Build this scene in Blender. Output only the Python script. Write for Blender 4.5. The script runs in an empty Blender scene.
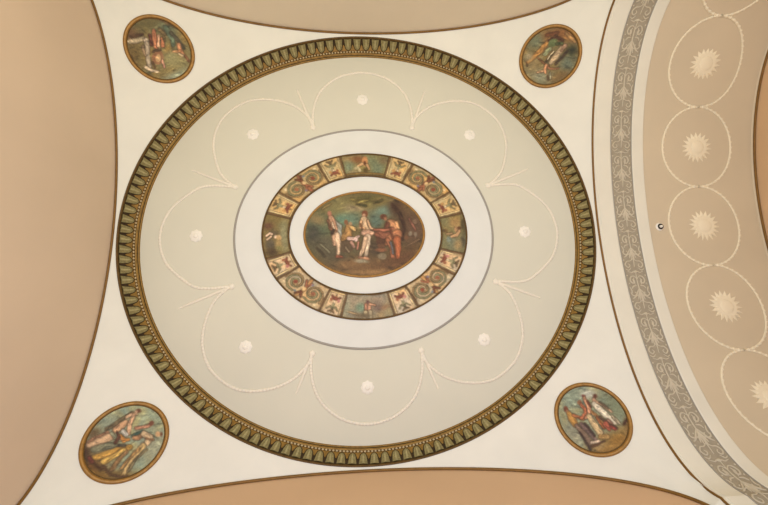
import bpy, math, random
import numpy as np
from mathutils import Matrix, Vector

# ---------------------------------------------------------------- geometry of the place
# Plan coordinates: x to the right, y towards the top of the picture, h above the springing line.
FL = 366.32                              # focal length in pixels (768 wide)
X0, Y0, ZS = 0.02897, 0.88499, 2.74593   # bay centre seen from the camera
ZC = ZS + 1.55                           # springing height above the floor
A, B, CC = 3.48766, 3.19713, 1.35879     # the sail vault
HA, HB = 2.50015, 2.29445                # half sizes of the bay
RR = 0.70668
HP = 1.142                               # height of the flat round panel
E2, E3, E4, E5 = .20625, .44431, .58065, 1.88344
CAM_R = [[0.9981393224108039, -0.025977989772181985, -0.055163729974481074],
         [0.016133409115730437, 0.9849769513932098, -0.17193056253744654],
         [0.058801412972865875, 0.17072067616880726, 0.9835633403908767]]
def W3(p): return (p[0], -p[1], p[2] + ZC)

sc = bpy.context.scene
COL = sc.collection

# ---------------------------------------------------------------- camera
cam = bpy.data.cameras.new('camera'); cam.sensor_width = 36; cam.lens = 36 * FL / 768
cam.clip_start = .02
co = bpy.data.objects.new('camera', cam); COL.objects.link(co); sc.camera = co
r, u, f = [Vector((v[0], -v[1], v[2])) for v in CAM_R]
m = Matrix((r, u, -f)).transposed().to_4x4(); m.translation = Vector(W3((-X0, -Y0, -ZS)))
co.matrix_world = m

# ---------------------------------------------------------------- light
wd = bpy.data.worlds.new('world'); sc.world = wd; wd.use_nodes = True
bg = wd.node_tree.nodes['Background']; bg.inputs[0].default_value = (1, .97, .92, 1); bg.inputs[1].default_value = .2
def area(name, loc, size, power, color, target=None):
    l = bpy.data.lights.new(name, 'AREA'); l.shape = 'RECTANGLE'; l.size, l.size_y = size; l.energy = power; l.color = color
    o = bpy.data.objects.new(name, l); COL.objects.link(o); o.location = loc
    d = Vector(target) - Vector(loc) if target else Vector((0, 0, 1))
    o.rotation_euler = d.to_track_quat('-Z', 'Y').to_euler(); return o
area('warm_fill', W3((-.3, .9, -3.6)), (4.0, 2.0), 100, (1, .985, .80))  # unseen warm area light, added low down to light the vault evenly
area('cool_fill', W3((0, -1.3, -3.6)), (4.2, 1.6), 80, (.87, 1, 1.42))  # unseen cool fill added for the lower half; no window here
area('side_fill', W3((3.45, .7, -3.6)), (1.5, 2.6), 31, (.99, 1, 1.1))  # unseen fill added under the barrel bay to brighten it
sc.view_settings.view_transform = 'Standard'; sc.view_settings.look = 'None'
sc.view_settings.gamma = 1; sc.view_settings.use_curve_mapping = False; sc.view_settings.exposure = 0.12

# ---------------------------------------------------------------- materials
def lin(c):
    c = np.asarray(c, float) / 255
    return np.where(c <= .04045, c / 12.92, ((c + .055) / 1.055) ** 2.4)
def mat(name, rgb, rough=.7, metal=0, mottle=.03, scale=3, bump=.0, bscale=60, spec=.3):
    m = bpy.data.materials.new(name); m.use_nodes = True; nt = m.node_tree; N = nt.nodes; K = nt.links
    b = N['Principled BSDF']; b.inputs['Roughness'].default_value = rough; b.inputs['Metallic'].default_value = metal
    b.inputs['Specular IOR Level'].default_value = spec
    c = lin(rgb)
    tc = N.new('ShaderNodeTexCoord')
    no = N.new('ShaderNodeTexNoise'); no.inputs['Scale'].default_value = scale; no.inputs['Detail'].default_value = 5
    K.new(tc.outputs['Object'], no.inputs['Vector'])
    rp = N.new('ShaderNodeValToRGB'); rp.color_ramp.elements[0].position = .3; rp.color_ramp.elements[1].position = .7
    rp.color_ramp.elements[0].color = (*np.clip(c * (1 - mottle), 0, 1), 1); rp.color_ramp.elements[1].color = (*np.clip(c * (1 + mottle), 0, 1), 1)
    K.new(no.outputs['Fac'], rp.inputs['Fac']); K.new(rp.outputs['Color'], b.inputs['Base Color'])
    if bump:
        n2 = N.new('ShaderNodeTexNoise'); n2.inputs['Scale'].default_value = bscale; n2.inputs['Detail'].default_value = 3
        K.new(tc.outputs['Object'], n2.inputs['Vector'])
        bp = N.new('ShaderNodeBump'); bp.inputs['Strength'].default_value = bump; bp.inputs['Distance'].default_value = .01
        K.new(n2.outputs['Fac'], bp.inputs['Height']); K.new(bp.outputs['Normal'], b.inputs['Normal'])
    return m
def paintmat(name):
    m = bpy.data.materials.new(name); m.use_nodes = True; N = m.node_tree.nodes; K = m.node_tree.links
    b = N['Principled BSDF']; b.inputs['Roughness'].default_value = .6; b.inputs['Specular IOR Level'].default_value = .25
    at = N.new('ShaderNodeAttribute'); at.attribute_name = 'paint'
    tc = N.new('ShaderNodeTexCoord'); no = N.new('ShaderNodeTexNoise'); no.inputs['Scale'].default_value = 70; no.inputs['Detail'].default_value = 3
    K.new(tc.outputs['Object'], no.inputs['Vector'])
    mr = N.new('ShaderNodeMapRange'); mr.inputs['To Min'].default_value = .78; mr.inputs['To Max'].default_value = 1.22
    mr.inputs['From Min'].default_value = .25; mr.inputs['From Max'].default_value = .75
    K.new(no.outputs['Fac'], mr.inputs['Value'])
    mx = N.new('ShaderNodeVectorMath'); mx.operation = 'SCALE'
    K.new(at.outputs['Color'], mx.inputs[0]); K.new(mr.outputs['Result'], mx.inputs['Scale']); K.new(mx.outputs[0], b.inputs['Base Color'])
    return m
M = dict(
    white=mat('white_plaster', (221, 218, 202), .75, bump=.05),
    disc=mat('oval_white_plaster', (214, 213, 202), .75, bump=.04),
    panel=mat('panel_stone_paint', (206, 202, 181), .75, mottle=.02, scale=1.2, bump=.04),
    stucco=mat('stucco_line', (224, 216, 196), .7),
    rosette=mat('rosette_plaster', (229, 223, 207), .7),
    greyline=mat('grey_border_paint', (152, 146, 134), .6),
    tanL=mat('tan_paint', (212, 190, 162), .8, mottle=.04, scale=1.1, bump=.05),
    tanT=mat('tan_light_tint_back', (217, 202, 174), .8, mottle=.03, scale=1.1, bump=.05),  # tan wall; the greyer light on it is put into the colour
    tanB=mat('tan_light_tint_front', (212, 178, 142), .8, mottle=.03, scale=1.1, bump=.05),  # tan wall; the warm orange light on it is put into the colour
    brown=mat('tan_light_tint_right', (212, 178, 138), .8, mottle=.04, scale=1.2, bump=.05),  # tan end wall; its browner lighting is put into the colour
    barrel=mat('barrel_beige_paint', (203, 187, 157), .8, mottle=.03, scale=1.5, bump=.05),
    cream=mat('cream_plaster', (221, 216, 196), .75, bump=.05),
    grey=mat('grey_band_paint', (158, 148, 126), .75, mottle=.08, scale=25),
    relief=mat('relief_plaster', (198, 187, 162), .7),
    bead=mat('bead_plaster', (232, 220, 190), .7),
    star=mat('sunburst_plaster', (232, 219, 188), .7),
    gold=mat('aged_gilding', (136, 104, 44), .45, .35, .25, 30, spec=.5),
    golddark=mat('dark_gilding', (92, 68, 30), .5, .25, .25, 30),
    trim=mat('bronze_gilding', (122, 88, 38), .5, .2, .15, 20),
    leaf=mat('green_bronze_leaf', (134, 123, 80), .55, .1, .25, 60, bump=.2),
    leafhi=mat('leaf_vein_highlight', (164, 154, 108), .55, .1, .2, 60),  # highlight along the centre vein, put into the colour
    dark=mat('dark_brown', (54, 40, 18), .7, 0, .3, 40),  # dark brown of the leaf outlines, cove ground and inner groove
    pink=mat('pale_bead_gilding', (186, 166, 124), .5, .1, .1, 40),
    goldframe=mat('medallion_gilding', (146, 106, 44), .45, .3, .2, 30, spec=.5),
    olive=mat('olive_gilding', (120, 98, 54), .5, .15, .2, 30),
    floor=mat('floor_stone', (176, 172, 164), .5, 0, .1, 3),
    chrome=mat('fitting_white', (235, 230, 215), .3, 0),
    black=mat('fitting_black', (40, 34, 26), .4, 0),
    paint=paintmat('painted_canvas'))

# ---------------------------------------------------------------- mesh helpers
class MB:
    def __init__(s): s.v = []; s.f = []; s.m = []; s.mats = []; s.c = []
    def mi(s, m):
        if m not in s.mats: s.mats.append(m)
        return s.mats.index(m)
    def add(s, vs, fs, m, cols=None):
        b = len(s.v); k = s.mi(m)
        s.v += [tuple(map(float, p)) for p in vs]
        s.f += [tuple(b + i for i in f) for f in fs]; s.m += [k] * len(fs)
        if cols is not None: s.c += [tuple(map(float, c)) for c in cols]
    def grid(s, P, m, closed_u=False, closed_v=False, cols=None):
        nu, nv = len(P), len(P[0]); fs = []
        for i in range(nu if closed_u else nu - 1):
            for j in range(nv if closed_v else nv - 1):
                a, b = i, (i + 1) % nu; c, d = j, (j + 1) % nv
                fs.append((a * nv + c, b * nv + c, b * nv + d, a * nv + d))
        s.add([q for row in P for q in row], fs, m, None if cols is None else [q for row in cols for q in row])
    def tube(s, pts, rad, m, ns=8, closed=False, flat=1.0, up=None):
        pts = [Vector(p) for p in pts]; n = len(pts); rows = []
        rads = rad if hasattr(rad, '__len__') else [rad] * n
        for i in range(n):
            if closed: t = pts[(i + 1) % n] - pts[i - 1]
            else: t = pts[min(i + 1, n - 1)] - pts[max(i - 1, 0)]
            t.normalize(); U = Vector(up[i]) if up is not None else Vector((0, 0, 1))
            side = t.cross(U)
            if side.length < 1e-4: side = t.cross(Vector((1, 0, 0)))
            side.normalize(); nn = side.cross(t)
            rows.append([pts[i] + (side * math.cos(a) + nn * math.sin(a) * flat) * rads[i] for a in [2 * math.pi * k / ns for k in range(ns)]])
        s.grid(rows, m, closed, True)
        if not closed:
            b = len(s.v) - n * ns; k = s.mi(m)
            s.f += [tuple(b + i for i in range(ns)), tuple(b + (n - 1) * ns + i for i in range(ns))]; s.m += [k, k]
    def dome(s, c, ax, ay, n, rx, ry, h, m, nr=4, ns=14, wav=0, wn=8):
        # low dome lying on a surface: c centre, ax / ay in the surface, n pointing away from it
        c, ax, ay, n = map(Vector, (c, ax, ay, n)); rows = []
        for i in range(nr + 1):
            q = i / nr; row = []
            for k in range(ns):
                a = 2 * math.pi * k / ns; w = 1 + wav * math.cos(wn * a) * q
                row.append(c + (ax * math.cos(a) * rx + ay * math.sin(a) * ry) * math.sin(q * math.pi / 2) * w + n * h * math.cos(q * math.pi / 2))
            rows.append(row)
        s.grid(rows, m, False, True)
    def build(s, name, parent=None, smooth=True, world=True):
        me = bpy.data.meshes.new(name)
        off = Vector(parent['_o']) if parent is not None else Vector((0, 0, 0))
        me.from_pydata([tuple(Vector(W3(p)) - off) for p in s.v], [], [tuple(reversed(f)) for f in s.f])
        for q in s.mats: me.materials.append(q)
        me.polygons.foreach_set('material_index', s.m)
        me.polygons.foreach_set('use_smooth', [smooth] * len(s.f))
        if s.c:
            at = me.color_attributes.new('paint', 'FLOAT_COLOR', 'POINT')
            at.data.foreach_set('color', np.hstack([np.array(s.c), np.ones((len(s.c), 1))]).ravel())
        me.update()
        o = bpy.data.objects.new(name, me); COL.objects.link(o)
        if parent is not None: o.parent = parent; o['_o'] = list(parent['_o'])
        return o
def thing(name, label, cat, at=(0, 0, 0), group=None):
    o = bpy.data.objects.new(name, None); COL.objects.link(o); o.empty_display_size = .1
    o.location = W3(at); o['_o'] = list(W3(at)); tag(o, label, cat, group); return o
def tag(o, label, cat, group=None):
    o['label'] = label; o['category'] = cat
    if group: o['group'] = group
    return o
def struct(mb, name, smooth=True):
    o = mb.build(name, None, smooth); o['kind'] = 'structure'; return o
def ell(a, b, t, h, ox=0): return (ox + a * math.cos(t), b * math.sin(t), h)
def catmull(P, k=8, closed=False):
    P = [np.array(p, float) for p in P]; n = len(P); out = []
    for i in range(n if closed else n - 1):
        if closed: a, b, c, d = P[i - 1], P[i], P[(i + 1) % n], P[(i + 2) % n]
        else: a, b, c, d = P[max(i - 1, 0)], P[i], P[i + 1], P[min(i + 2, n - 1)]
        for j in range(k):
            t = j / k
            out.append(.5 * ((2 * b) + (c - a) * t + (2 * a - 5 * b + 4 * c - d) * t * t + (3 * b - a - 3 * c + d) * t ** 3))
    if not closed: out.append(P[-1])
    return out

# ---------------------------------------------------------------- structure
def vh(x, y): return CC * math.sqrt(max(0, 1 - (x / A) ** 2 - (y / B) ** 2))
YE = B * math.sqrt(1 - (HA / A) ** 2)      # end of the side arches
XE = A * math.sqrt(1 - (HB / B) ** 2)      # end of the top / bottom arches
KX = (HA / A) ** 2 + (HB / B) ** 2 - 1
def yeh(w): return B * math.sqrt(1 + KX * w - (HA / A) ** 2)
def xeh(w): return A * math.sqrt(1 + KX * w - (HB / B) ** 2)
FLARE = [(-.015, .12), (-.04, .30), (-.08, .52), (-.13, .72), (-.20, .90), (-.30, 1.0), (-ZC, 1.0)]
# angles of the rays of the vault mesh, with the exact arch ends
angs = set(2 * math.pi * k / 360 for k in range(360))
for sx in (1, -1):
    for sy in (1, -1):
        angs.add(math.atan2(sy * YE, sx * HA) % (2 * math.pi)); angs.add(math.atan2(sy * HB, sx * XE) % (2 * math.pi))
angs = sorted(angs)
mb = MB(); rows = []
for t in angs:
    c, s = math.cos(t), math.sin(t)
    k = 1 / math.sqrt((c / A) ** 2 + (s / B) ** 2)
    if abs(c) > 1e-9: k = min(k, HA / abs(c))
    if abs(s) > 1e-9: k = min(k, HB / abs(s))
    rho1 = math.sqrt((k * c / A) ** 2 + (k * s / B) ** 2)
    dirn = math.sqrt((c / A) ** 2 + (s / B) ** 2)
    f0, f1 = math.asin(RR - .001), math.asin(min(1, rho1))
    row = []
    for i in range(33):
        rho = math.sin(f0 + (f1 - f0) * i / 32); q = rho / dirn
        row.append((q * c, q * s, CC * math.sqrt(max(0, 1 - rho * rho))))
    rows.append(row)
mb.grid(rows, M['white'], True)
for sx in (1, -1):                         # below the springing each corner closes to a point
    for sy in (1, -1):
        rows = []
        for hh, w in [(0, 0)] + FLARE:
            ye, xe = yeh(w), xeh(w); a0, a1 = math.atan2(ye / B, HA / A), math.atan2(HB / B, xe / A); ff = math.sqrt(1 + KX * w)
            rows.append([(sx * ff * A * math.cos(a0 + (a1 - a0) * i / 10), sy * ff * B * math.sin(a0 + (a1 - a0) * i / 10), hh) for i in range(11)])
        mb.grid(rows, M['white'])
struct(mb, 'ceiling')
# flat round panel above the ring
RIN = .120
RIX, RIY = RR * A - RIN, RR * B - RIN
mb = MB()
rows = [[ell((RIX + .02) * q, (RIY + .02) * q, 2 * math.pi * k / 128, HP) for k in range(128)] for q in (0, .25, .5, .7, .85, .95, 1)]
mb.grid(rows, M['panel'], False, True)
struct(mb, 'ceiling.001')
# walls filling the arches
def lunette(name, pts, m):
    side = abs(pts[5][0] - pts[60][0]) < 1e-6; p0, p1 = pts[0], pts[-1]
    if side: pts = [(p0[0], -HB - .005, -.3)] + list(pts) + [(p0[0], HB + .005, -.3)]
    else: pts = [(-HA - .005, p0[1], -.3)] + list(pts) + [(HA + .005, p0[1], -.3)]
    mb = MB(); mb.grid([[p, (p[0], p[1], -ZC)] for p in pts], m); return struct(mb, name, False)
N = 120
def arcy(x, n=N): return [(YE * math.sin(math.pi / 2 * (-1 + 2 * i / n))) for i in range(n + 1)]
def arcx(n=N): return [(XE * math.sin(math.pi / 2 * (-1 + 2 * i / n))) for i in range(n + 1)]
lunette('wall_left', [(-HA - .008, y, vh(HA, y) + .004) for y in arcy(0)], M['tanL'])
lunette('wall_back', [(x, HB + .008, vh(x, HB) + .004) for x in arcx()], M['tanT'])
lunette('wall_front', [(x, -HB - .008, vh(x, HB) + .004) for x in arcx()], M['tanB'])
lunette('wall_right', [(HA + E5 + .01, y, vh(HA, y) + .004) for y in arcy(0)], M['brown'])
def trim(name, pts, rad=.0105):
    side = abs(pts[5][0] - pts[60][0]) < 1e-6
    def fl(p, h, w):
        if side: return (p[0], math.copysign(yeh(w), p[1]), h)
        return (math.copysign(xeh(w), p[0]), p[1], h)
    mb = MB(); pts = [fl(pts[0], h, w) for h, w in reversed(FLARE)] + list(pts) + [fl(pts[-1], h, w) for h, w in FLARE]
    mb.tube(pts, rad, M['trim'], 8, up=[(1, .01, 0) if side else (.01, 1, 0)] * len(pts)); return struct(mb, name)
trim('trim_1', [(-HA + .003, y, vh(HA, y) - .004) for y in arcy(0)])
trim('trim_2', [(x, HB - .003, vh(x, HB) - .004) for x in arcx()], .011)
trim('trim_3', [(x, -HB + .003, vh(x, HB) - .004) for x in arcx()], .013)
trim('trim_4', [(HA, y, vh(HA, y) - .004) for y in arcy(0)], .010)
trim('trim_5', [(HA + E5, y, vh(HA, y) - .004) for y in arcy(0)], .011)
# barrel profile by arc length
_y = np.array([YE * math.sin(math.pi / 2 * (-1 + 2 * i / 4000)) for i in range(4001)])
_h = np.array([vh(HA, y) for y in _y]); _s = np.concatenate([[0], np.cumsum(np.hypot(np.diff(_y), np.diff(_h)))]); _s -= _s[2000]
SM = _s[-1]
def bar(x, s, off=0):
    """point of the barrel at distance x beyond the arch edge and arc length s from its crown, moved off below it"""
    if abs(s) > SM: d_ = abs(s) - SM; y = math.copysign(yeh(float(np.interp(d_, [0] + [-a for a, b in FLARE], [0] + [b for a, b in FLARE]))), s); h, ty, th = -d_, 0, -math.copysign(1, s)
    else:
        y = float(np.interp(s, _s, _y)); h = float(np.interp(s, _s, _h)); e = .01
        y1, y2 = np.interp([s - e, s + e], _s, _y); h1, h2 = np.interp([s - e, s + e], _s, _h)
        L = math.hypot(y2 - y1, h2 - h1); ty, th = (y2 - y1) / L, (h2 - h1) / L
    ny, nh = th, -ty                # points down / inward
    return (HA + x, y + ny * off, h + nh * off)
def barn(s):
    p, q = bar(0, s, 0), bar(0, s, 1); return Vector((0, q[1] - p[1], q[2] - p[2]))
SS = [-SM - ZC] + list(np.linspace(-SM - .4, SM + .4, 209)) + [SM + ZC]
def strip(prof, m, name):
    mb = MB(); mb.grid([[bar(x, s, o) for x, o in prof] for s in SS], m); return struct(mb, name, False)
strip([(0, 0), (.035, .0), (.04, .006), (E2 - .012, .006), (E2, .0)], M['cream'], 'trim_6')
strip([(E3, 0), (E3 + .012, .006), (E4 - .01, .006), (E4, 0), (E4, -.025)], M['cream'], 'trim_7')
strip([(E4 - .002, -.014), (E5 - .02, -.014), (E5, .0)], M['barrel'], 'ceiling.002')
mb = MB(); mb.grid([[(-3.2, -3, -ZC), (-3.2, 3, -ZC)], [(5, -3, -ZC), (5, 3, -ZC)]], M['floor']); struct(mb, 'floor', False)

# ---------------------------------------------------------------- the leaf moulding ring
OX, OY = RR * A, RR * B
OH = vh(OX, 0)
def rp(t, d, dh):
    """ring point: t ellipse parameter, d inward from the outer edge, dh above it"""
    return ell(OX - d, OY - d, t, OH + dh)
# equal arc-length parameters
_t = np.linspace(0, 2 * math.pi, 7201); _L = np.concatenate([[0], np.cumsum(np.hypot(np.diff(OX * np.cos(_t)), np.diff(OY * np.sin(_t))))])
def tl(q): return float(np.interp((q % 1.0) * _L[-1], _L, _t)) + 2 * math.pi * math.floor(q)
ring = thing('leaf_moulding_ring', 'large round gilded moulding of green leaves framing the beige ceiling panel', 'moulding', (0, 0, OH))
RH = HP - OH
def sweep(name, prof, m, n=256):
    mb = MB(); mb.grid([[rp(2 * math.pi * k / n, d, h) for d, h in prof] for k in range(n)], m, True); return mb.build(name, ring)
sweep('outer_rim', [(-.006, .004), (-.006, -.005), (-.001, -.010), (.006, -.008), (.010, -.001), (.013, .009)], M['golddark'])
NL = 140
W0, W1 = (.012, .008), (.076, .123)
nrm = Vector((W1[1] - W0[1], -(W1[0] - W0[0]))).normalized()     # (inward, up) direction away from the cove
def cove(t, w, o):
    sag = .010 * math.sin(math.pi * w)
    return rp(t, W0[0] + (W1[0] - W0[0]) * w + nrm[0] * (o - sag), W0[1] + (W1[1] - W0[1]) * w + nrm[1] * (o - sag))
mb = MB()
n = 256
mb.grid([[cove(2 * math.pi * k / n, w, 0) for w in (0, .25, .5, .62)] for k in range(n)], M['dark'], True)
mb.grid([[cove(2 * math.pi * k / n, w, 0) for w in (.62, .8, 1)] for k in range(n)], M['gold'], True)
def leafshape(w, top):    # half width (in pitches) along the leaf
    if w < .6: v = .48 - .10 * (w / .6) ** 1.3
    else: v = .38 * math.sqrt(max(0, 1 - ((w - .6) / (top - .6)) ** 2.0))
    return v
for k in range(NL):
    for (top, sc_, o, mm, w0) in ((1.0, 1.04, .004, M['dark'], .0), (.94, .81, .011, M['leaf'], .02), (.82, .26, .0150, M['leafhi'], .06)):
        rows = []
        for i in range(8):
            w = w0 + (top - w0) * (1 - (1 - i / 7) ** 1.3)
            hw = leafshape(min(w, top), top) * sc_
            rows.append([cove(tl((k + .5 + j * hw) / NL), w, o * (1 - .55 * j * j) + .0005) for j in (-1, -.6, 0, .6, 1)])
        mb.grid(rows, mm)
        if o > .01 and mm is M['leaf']: pass
    # gilt dart between two leaves
    rows = [[cove(tl((k + j * (.03 + .20 * i / 3 * (1 if i else 0))) / NL), .52 + .42 * i / 3, .0075 * (1 - .6 * abs(j))) for j in (-1, 0, 1)] for i in range(4)]
    mb.grid(rows, M['gold'])
o = mb.build('leaf_moulding', ring)
mb = MB()
NB = 420
pts = [rp(2 * math.pi * k / 256, .080, .130) for k in range(256)]
mb.grid([[rp(2 * math.pi * k / n, d, h) for d, h in ((.076, .123), (.090, .148))] for k in range(n)], M['golddark'], True)
for k in range(NB):
    t = tl(k / NB); c = rp(t, .084, .132); d = Vector((-math.cos(t), -math.sin(t), 0)); nn = Vector((d.x * .87, d.y * .87, -.5))
    ax = Vector((-math.sin(t), math.cos(t), 0)); mb.dome(c, ax, nn.cross(ax), nn, .0125, .0095, .009, M['pink'], 2, 6)
mb.build('bead_row', ring)
sweep('inner_fillet', [(.086, .146), (.093, .146), (.098, .150), (.100, .158), (.103, .160)], M['gold'])
sweep('dark_groove', [(.103, .160), (.104, .166), (.107, .168)], M['dark'])  # dark line between the two gilt mouldings
sweep('inner_lip', [(.107, .168), (.109, .164), (.114, .165), (.119, .172), (RIN, RH + .004)], M['gold'])

# ---------------------------------------------------------------- scallops, sprigs and rosettes
def word(x, y):
    v = ('top' if y > .3 else 'bottom' if y < -.3 else ''); w = ('left' if x < -.3 else 'right' if x > .3 else '')
    return (v + ' ' + w).strip()
TOP = [(-.565, 1.245), (-.560, 1.47), (-.475, 1.70), (-.27, 1.876), (0, 1.94), (.27, 1.876), (.475, 1.70), (.560, 1.47), (.565, 1.245)]
RGT = [(1.405, .542), (1.70, .553), (1.87, .472), (2.075, .27), (2.15, 0), (2.075, -.27), (1.87, -.472), (1.70, -.553), (1.405, -.542)]
DIA = [(1.405, .542), (1.565, .70), (1.65, .98), (1.635, 1.20), (1.53, 1.40), (1.30, 1.56), (1.02, 1.58), (.77, 1.50), (.60, 1.35), (.562, 1.245)]
scal = [('top', TOP, (0, 1.594)), ('top right', DIA, (1.235, 1.158)), ('right', RGT, (1.782, 0)),
        ('bottom right', [(x, -y) for x, y in DIA], (1.235, -1.158)), ('bottom', [(x, -y) for x, y in TOP], (0, -1.594)),
        ('bottom left', [(-x, -y) for x, y in DIA], (-1.225, -1.158)), ('left', [(-x, y) for x, y in RGT], (-1.782, 0)),
        ('top left', [(-x, y) for x, y in DIA], (-1.232, 1.158))]
def clock(q): return {'top': 'topmost on the panel', 'bottom': 'lowest on the panel', 'left': 'at the far left of the panel', 'right': 'at the far right of the panel',
                      'top right': 'at the upper right of the panel', 'top left': 'at the upper left of the panel', 'bottom right': 'at the lower right of the panel', 'bottom left': 'at the lower left of the panel'}[q]
for q, P, (dx, dy) in scal:
    mb = MB(); C_ = catmull(P, 8)
    mb.tube([(p[0], p[1], HP - .001) for p in C_], .0155, M['stucco'], 8, flat=.55)
    # beads along the line
    L = np.concatenate([[0], np.cumsum([np.hypot(*(C_[i + 1] - C_[i])) for i in range(len(C_) - 1)])])
    for s in np.arange(.03, L[-1] - .02, .034):
        x = np.interp(s, L, [c[0] for c in C_]); y = np.interp(s, L, [c[1] for c in C_])
        mb.dome((x, y, HP - .007), (1, 0, 0), (0, 1, 0), (0, 0, -1), .016, .016, .006, M['stucco'], 2, 6)
    tag(mb.build('scallop_garland'), 'thin pale stucco scallop line ' + clock(q) + ', around a rosette', 'scallop', 'scalloped stucco lines on the beige panel')
    mb = MB(); c = (dx, dy, HP)
    rs = thing('rosette', 'small white flower rosette inside the scallop ' + clock(q), 'rosette', c, 'white rosettes on the beige panel')
    mb.dome((dx, dy, HP - .001), (1, 0, 0), (0, 1, 0), (0, 0, -1), .066, .066, .012, M['rosette'], 5, 48, .06, 8); pr = mb.build('petal_ring', rs)
    mb = MB(); mb.dome((dx, dy, HP - .011), (1, 0, 0), (0, 1, 0), (0, 0, -1), .026, .026, .012, M['rosette'], 4, 14); mb.build('boss', pr)
cusps = [('top', 'top right', .565, 1.243, .735, 1.71), ('right', 'top right', 1.405, .542, 1.885, .735), ('right', 'bottom right', 1.405, -.548, 1.88, -.735), ('bottom', 'bottom right', .563, -1.243, .72, -1.63),
         ('bottom', 'bottom left', -.555, -1.243, -.715, -1.63), ('left', 'bottom left', -1.39, -.542, -1.91, -.755), ('left', 'top left', -1.40, .542, -1.87, .735), ('top', 'top left', -.566, 1.243, -.752, 1.71)]
for a_, b_, x, y, x2, y2 in cusps:
    sp = thing('radial_sprig', 'straight pale stucco sprig between the %s and %s scallops' % (a_, b_.replace('top', 'upper').replace('bottom', 'lower')), 'sprig', (x, y, HP), 'stucco sprigs between the scallops')
    mb = MB(); n_ = 12; pts = [(x + (x2 - x) * i / n_, y + (y2 - y) * i / n_, HP - .001) for i in range(n_ + 1)]
    mb.tube(pts, [.006 + .010 * math.sin(math.pi * (.15 + .75 * i / n_)) for i in range(n_ + 1)], M['stucco'], 8, flat=.6); mb.build('spray', sp)
    mb = MB(); d = Vector((x, y, 0)).normalized(); xx, yy = x + d.x * .0, y + d.y * .0
    mb.dome((xx, yy, HP - .001), (1, 0, 0), (0, 1, 0), (0, 0, -1), .033, .033, .014, M['stucco'], 4, 14, .1, 5); mb.build('knot', sp)

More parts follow.
